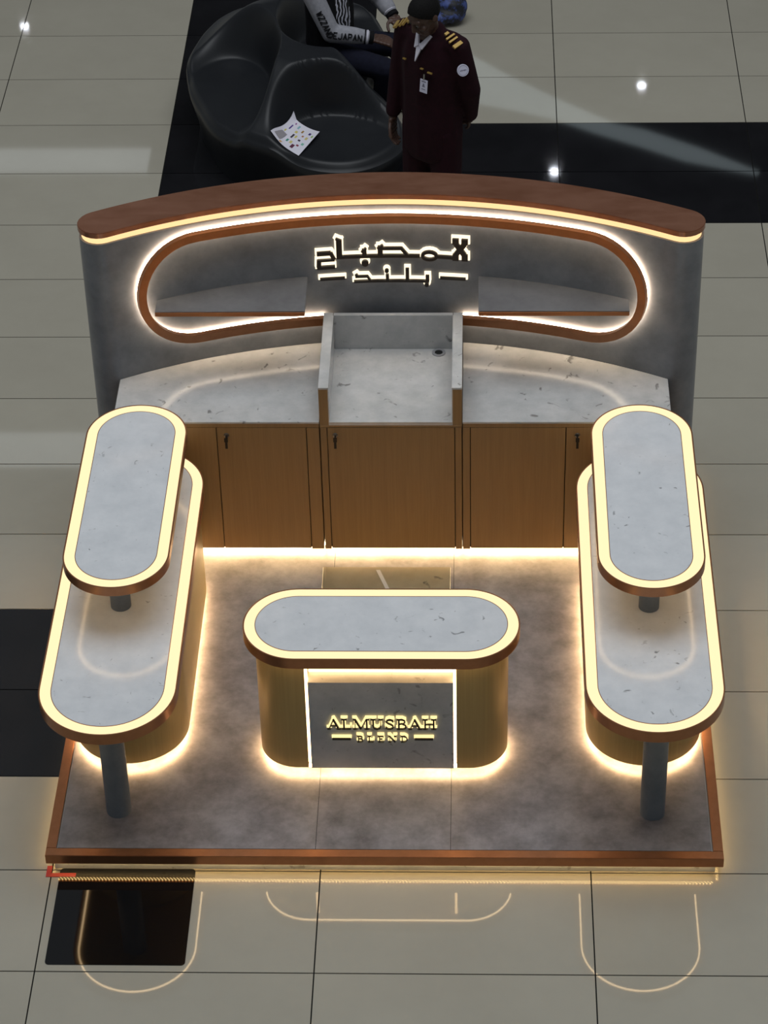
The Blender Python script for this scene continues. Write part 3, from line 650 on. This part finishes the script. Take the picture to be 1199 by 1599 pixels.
# collar, shirt, badges
def patch(name, c, ux, uy, nrm, poly, th, mat, par, bend=0):
    c, ux, uy, nrm = Vector(c), Vector(ux).normalized(), Vector(uy).normalized(), Vector(nrm).normalized()
    V = [c+ux*x+uy*y+nrm*(th-bend*x*x) for x, y in poly]+[c+ux*x+uy*y-nrm*(th+bend*x*x) for x, y in poly]; n = len(poly)
    return child_of(obj(name, V, [tuple(range(n)), tuple(range(2*n-1, n-1, -1))]+[(i, n+i, n+(i+1) % n, (i+1) % n) for i in range(n)], mat, par), par)
def rect(w_, h_): return [(-w_/2, -h_/2), (w_/2, -h_/2), (w_/2, h_/2), (-w_/2, h_/2)]
def circ(r, n=24): return [(r*math.cos(2*math.pi*i/n), r*math.sin(2*math.pi*i/n)) for i in range(n)]
Lx = RT @ Vector((1, 0, 0)); Fw = RT @ Vector((0, -1, 0)); Uz = Vector((0, 0, 1))
for s_ in (-1, 1):
    pts = [(0, 0), (s_*.055, .075), (s_*.07, .07), (s_*.022, -.02)]
    if s_ < 0: pts = pts[::-1]
    nn = (Fw*.72+Uz*.6+Lx*s_*.25).normalized(); uu = Uz-nn*Uz.dot(nn)
    patch('shirt_collar', g_(0, -.118, 1.425), Lx-nn*Lx.dot(nn), uu, nn, pts, .006, M['shirt'], per)
patch('shirt_front', g_(0, -.122, 1.40), Lx, Uz*.85+Fw*-.5, Fw+Uz*.5, [(-.022, .035), (0, -.07), (.022, .035)][::1], .005, M['shirt'], per)
for s_ in (-1, 1):
    bx = RT @ Vector((s_*.9, -.1, -.42)); bn_ = RT @ Vector((s_*.42, -.25, .87)); by = bn_.cross(bx)
    if s_ < 0: by = -by
    base = g_(s_*.165, -.035, 1.476)
    for k, (o_, w_, h_) in enumerate(((-.042, .016, .026), (-.012, .011, .062), (.012, .011, .062), (.048, .022, .062))):
        patch('epaulette_bar', Vector(base)+bx.normalized()*o_-Uz*abs(o_+.01)*.1+bn_.normalized()*.008, bx, by, bn_, rect(w_, h_), .006, M['gold'], per)
bnm = (Lx*.80+Fw*.50+Uz*.30).normalized(); bux = Uz.cross(bnm).normalized(); buy = bnm.cross(bux)
bc_ = g_(.253, -.05, 1.315)
bd = patch('arm_badge', bc_, bux, buy, bnm, circ(.034), .005, M['white'], per)
M['badge_ink'] = plain('grey_badge_ink', (.16, .16, .22, 1), .5)
ringp = MB(); k = 28
for r_, z_ in ((.028, .0056), (.0265, .0056)): pass
Vr = [Vector(bc_)+bux*r_*math.cos(2*math.pi*i/k)+buy*r_*math.sin(2*math.pi*i/k)+bnm*h_ for r_ in (.028, .0268) for h_ in (.004, .0056) for i in range(k)]
Fr = []
for i in range(k):
    j = (i+1) % k; Fr += [(k+i, k+j, 3*k+j, 3*k+i), (i, j, k+j, k+i), (2*k+j, 2*k+i, 3*k+i, 3*k+j)]
child_of(obj('badge_ring', Vr, Fr, M['badge_ink'], per), per)
for k2 in range(5): patch('badge_lettering', Vector(bc_)+bux*(-.016+.008*k2)+bnm*.0052, bux, buy, bnm, rect(.005, .008 if k2 % 2 else .006), .0008, M['badge_ink'], per)
idn = (Fw+Uz*.12).normalized(); iux = Lx; iuy = Uz-idn*Uz.dot(idn); ic = g_(.052, -.148, 1.195)
patch('name_badge', ic, iux, iuy, idn, rect(.050, .078), .002, M['white'], per)
patch('badge_photo', Vector(ic)+iuy.normalized()*.004+idn*.0021, iux, iuy, idn, [(-.010, -.008), (.010, -.008), (.006, .002), (.004, .012), (-.004, .012), (-.006, .002)], .0006, M['badge_ink'], per)
patch('badge_lettering', Vector(ic)+iuy.normalized()*.028+idn*.0021, iux, iuy, idn, rect(.03, .006), .0006, M['badge_ink'], per)
patch('badge_lettering', Vector(ic)-iuy.normalized()*.018+idn*.0021, iux, iuy, idn, rect(.026, .004), .0006, M['badge_ink'], per)
patch('badge_clip', Vector(ic)+iuy.normalized()*.056, iux, iuy, idn, rect(.009, .034), .004, M['chrome'], per)
for x_, z_, w_ in ((.03, 1.292, .018), (.085, 1.282, .03), (-.10, 1.31, .02)): patch('breast_pin', g_(x_, -.134 if abs(x_) < .09 else -.122, z_), Lx, Uz, Fw+Uz*.2, rect(w_, .008), .006, M['gold'], per)

# ---- the seated person -------------------------------------------------------
O2 = Vector((-.50, 5.0, 0)); TH2 = .95; R2 = rotz(TH2)
def h_(x, y, z): return O2+R2 @ Vector((x, y, z))
def hc(pts): return [(*(p[:3] if isinstance(p[0], float) and len(p) == 4 else p), ) for p in pts]
sp_ = tag(empty('person', (O2.x, O2.y, .42)), 'seated person in black bomber jacket with light grey printed sleeves, head out of frame', 'person')
SH = {'re': (-.495, 4.81, .70), 'rw': (-.235, 4.815, .665), 'le': (-.20, 5.20, .74), 'lw': (-.118, 5.10, .665)}
RS_ = h_(-.185, .03, 1.0); LS_ = h_(.185, .03, 1.0); neck = h_(0, .02, 1.06); hd = h_(0, -.04, 1.24)
RK, LK = Vector((-.155, 4.66, .53)), Vector((-.06, 4.97, .53)); RA, LA = Vector((-.20, 4.80, .09)), Vector((-.09, 5.08, .09))
RHp, LHp = h_(-.09, .0, .50), h_(.09, .0, .50)
b = Blob(); HR2 = R2 @ rotx(.2); sat = face(b, hd, HR2)
c4 = lambda *a: [(*Vector(p), r) for p, r in a]
b.chain(c4((neck-Vector((0, 0, .08)), .062), (hd-Vector((0, 0, .09)), .056))); b.chain(c4((neck-Vector((0, 0, .06)), .08), (h_(0, .02, .55), .09)))
b.chain(c4((RS_, .045), (LS_, .045)))
for S_, E_, W_ in ((RS_, SH['re'], SH['rw']), (LS_, SH['le'], SH['lw'])): b.chain(c4((S_, .042), (E_, .036), (W_, .026)))
for P_, K_, A_ in ((RHp, RK, RA), (LHp, LK, LA)): b.chain(c4((P_, .07), (K_, .052), (A_, .038)))
hand(b, SH['rw'], (.95, -.12, -.25), (.1, .2, -1), (.15, .95, .15), .7)
hand(b, SH['lw'], (.45, -.8, -.35), (-.1, -.2, -1), (-.9, -.3, .1), .6)
sb = child_of(b.build('body', [M['skin']], .0055, sp_, 3), sp_); sb['label'] = 'brown-skinned head and hands'
n0 = set(COL.objects); person_eyes(sat, HR2, sp_); hair_cap(sat, HR2, sp_)
for o in set(COL.objects)-n0: child_of(o, sp_)
M['jersey'], n_, l_, p_ = newmat('black_jersey_with_white_stripes')
tc = n_.new('ShaderNodeTexCoord'); wv = n_.new('ShaderNodeTexWave'); wv.inputs['Scale'].default_value = 16; wv.inputs['Distortion'].default_value = 7; wv.inputs['Detail'].default_value = 1.5
l_.new(tc.outputs['Object'], wv.inputs['Vector']); cr = n_.new('ShaderNodeValToRGB'); cr.color_ramp.elements[0].position = .62; cr.color_ramp.elements[1].position = .68
cr.color_ramp.elements[0].color = (.005, .005, .006, 1); cr.color_ramp.elements[1].color = (.5, .5, .58, 1); l_.new(wv.outputs[0], cr.inputs[0]); l_.new(cr.outputs[0], p_.inputs['Base Color']); p_.inputs['Roughness'].default_value = .85
b = Blob()
for z, hx, hy, y in dense(((1.0, .185, .10, .03), (.92, .195, .12, .025), (.83, .195, .13, .02), (.74, .19, .135, .015), (.65, .187, .135, .015), (.56, .19, .135, .02))): b.e(h_(0, y, z), (hx, hy, .085), R2)
b.chain(c4((RS_, .068), (LS_, .068)))
Fd = R2 @ Vector((0, -1, 0)); Rd = R2 @ Vector((1, 0, 0))
def jpick(c):
    v = Vector(c)-O2; fx, fy = v.dot(Rd), v.dot(Fd)
    return 1 if (fy > .055 and -.075 < fx < .055 and .66 < c.z < 1.02) else 0
child_of(b.build('jacket', [M['blackcloth'], M['jersey']], .009, sp_, 5, jpick), sp_)
for nm, S_, E_, W_ in (('sleeve', RS_, SH['re'], SH['rw']), ('sleeve', LS_, SH['le'], SH['lw'])):
    E_, W_ = Vector(E_), Vector(W_); cu = W_+(E_-W_).normalized()*.035
    b = Blob(); b.chain(c4((S_, .070), (E_, .062), (E_+(W_-E_)*.55, .055), (cu, .043)))
    o = child_of(b.build('sleeve', [M['greysleeve']], .008, sp_, 4), sp_)
    for nm2, t0, t1, m, r in (('cuff', -.004, .028, M['blackcloth'], .041), ('cuff_band', .030, .044, M['shirt'], .045), ('cuff', .046, .058, M['blackcloth'], .047)):
        d = (E_-W_).normalized(); b2 = Blob(); q = MB(); a1 = d.orthogonal().normalized(); a2 = d.cross(a1); n = 20
        V = [W_+d*t+(a1*math.cos(2*math.pi*i/n)+a2*math.sin(2*math.pi*i/n))*rr for t, rr in ((t0, r-.006), (t0+.004, r), (t1-.004, r), (t1, r-.006)) for i in range(n)]
        F = [(k*n+i, k*n+(i+1) % n, (k+1)*n+(i+1) % n, (k+1)*n+i) for k in range(3) for i in range(n)]+[tuple(range(n)), tuple(3*n+i for i in range(n))]
        child_of(obj(nm2, V, F, m, sp_, smooth=True), sp_)
# dark lettering down the near sleeve: A N D E J A P A N
CAPS = {'A': [[(0, 0), (.5, 1), (1, 0)], [(.2, .38), (.8, .38)]], 'N': [[(0, 0), (0, 1), (1, 0), (1, 1)]], 'D': [[(0, 0), (0, 1), (.6, 1), (1, .7), (1, .3), (.6, 0), (0, 0)]], 'E': [[(1, 0), (0, 0), (0, 1), (1, 1)], [(0, .5), (.8, .5)]],
        'J': [[(.9, 1), (.9, .2), (.6, 0), (.2, 0), (0, .25)]], 'P': [[(0, 0), (0, 1), (.8, 1), (1, .8), (.8, .5), (0, .5)]], 'W': [[(0, 1), (.25, 0), (.5, .8), (.75, 0), (1, 1)]], 'Z': [[(0, 1), (1, 1), (0, 0), (1, 0)]]}
E_, W_ = Vector(SH['re']), Vector(SH['rw']); toCam = (CAM-E_).normalized()
def sleeve_pt(t):      # centre line of the near sleeve, t in metres from the wrist backwards
    L1 = (E_-W_).length
    if t < L1: return W_+(E_-W_)*t/L1, (E_-W_).normalized(), .045+.016*t/L1
    d = (RS_-E_).normalized(); return E_+d*(t-L1), d, .063
def sleeve_text(txt, t0, pitch, h):
    for k, ch in enumerate(txt):
        st = []
        for line in CAPS[ch]: st.append(([(p[0]*pitch*.72, p[1]*h) for p in line], .0055))
        def fn(a, d_, bb, k=k):
            c, d, r = sleeve_pt(max(0, t0-k*pitch-a)); side = d.cross(toCam).normalized(); ang = (bb-h*.5-.012)/r; nrm = side.cross(d).normalized(); nrm = nrm if nrm.dot(toCam) > 0 else -nrm
            upd = side if side.z*0+side.dot(Vector((0, 1, .6))) > 0 else -side
            return c+(nrm*math.cos(ang)+upd*math.sin(ang))*(r+.004+d_)
        child_of(strokes_mesh(st, 0, -.003, .0022, fn, step=.012).build('sleeve_lettering', M['blackcloth'], sp_), sp_)
sleeve_text('WZZANDEJAPAN', .43, .0305, .036)
b = Blob(); b.e(h_(0, .01, .52), (.18, .14, .10), R2)
for P_, K_, A_ in ((RHp, RK, RA), (LHp, LK, LA)): b.chain(c4((P_, .095), (K_, .075), (A_, .062)))
child_of(b.build('trousers', [M['navy']], .010, sp_, 4), sp_)
M['sneaker'] = plain('pale_sneaker', (.42, .40, .38, 1), .6)
for A_, dv in ((RA, Vector((.75, -.45, 0)).normalized()), (LA, Vector((.8, -.2, 0)).normalized())):
    b = Blob(); q0 = Vector((A_.x, A_.y, .05))-dv*.05; b.chain(c4((q0, .043), (q0+dv*.11, .044), (q0+dv*.20-Vector((0, 0, .012)), .034)))
    b.chain(c4((q0-Vector((0, 0, .028)), .021), (q0+dv*.19-Vector((0, 0, .028)), .021)))
    child_of(b.build('sneaker', [M['sneaker']], .008, sp_, 3), sp_)

# ---- patterned bag on the far tiles
M['bag'] = noise_mat('blue_black_print', (.006, .007, .012, 1), (.05, .08, .26, 1), (16, 16, 16), .6, 5, lo=.48, hi=.6)
bg_ = tag(empty('cloth_bag', (.235, 6.30, 0)), 'small blue and black patterned cloth bag on the beige tiles behind the guard', 'bag')
b = Blob(); b.e((.235, 6.30, .105), (.115, .10, .10)); b.e((.22, 6.27, .07), (.12, .10, .068)); b.e((.225, 6.29, .20), (.045, .04, .04)); b.e((.16, 6.2, .06), (.05, .05, .055))
child_of(b.build('bag_body', [M['bag']], .009, bg_, 4), bg_)
Vh = []; n = 18
for i in range(n+1):
    a = math.pi*i/n; c = Vector((.235+.06*math.cos(a), 6.29, .20+.07*math.sin(a)))
    for k in range(8): q = 2*math.pi*k/8; Vh.append(c+Vector((math.cos(a), 0, math.sin(a)))*.008*math.cos(q)+Vector((0, 1, 0))*.008*math.sin(q))
child_of(obj('bag_handle', Vh, [(i*8+k, i*8+(k+1) % 8, (i+1)*8+(k+1) % 8, (i+1)*8+k) for i in range(n) for k in range(8)]+[tuple(range(8)), tuple(n*8+k for k in range(7, -1, -1))], M['bag'], bg_, smooth=True), bg_)
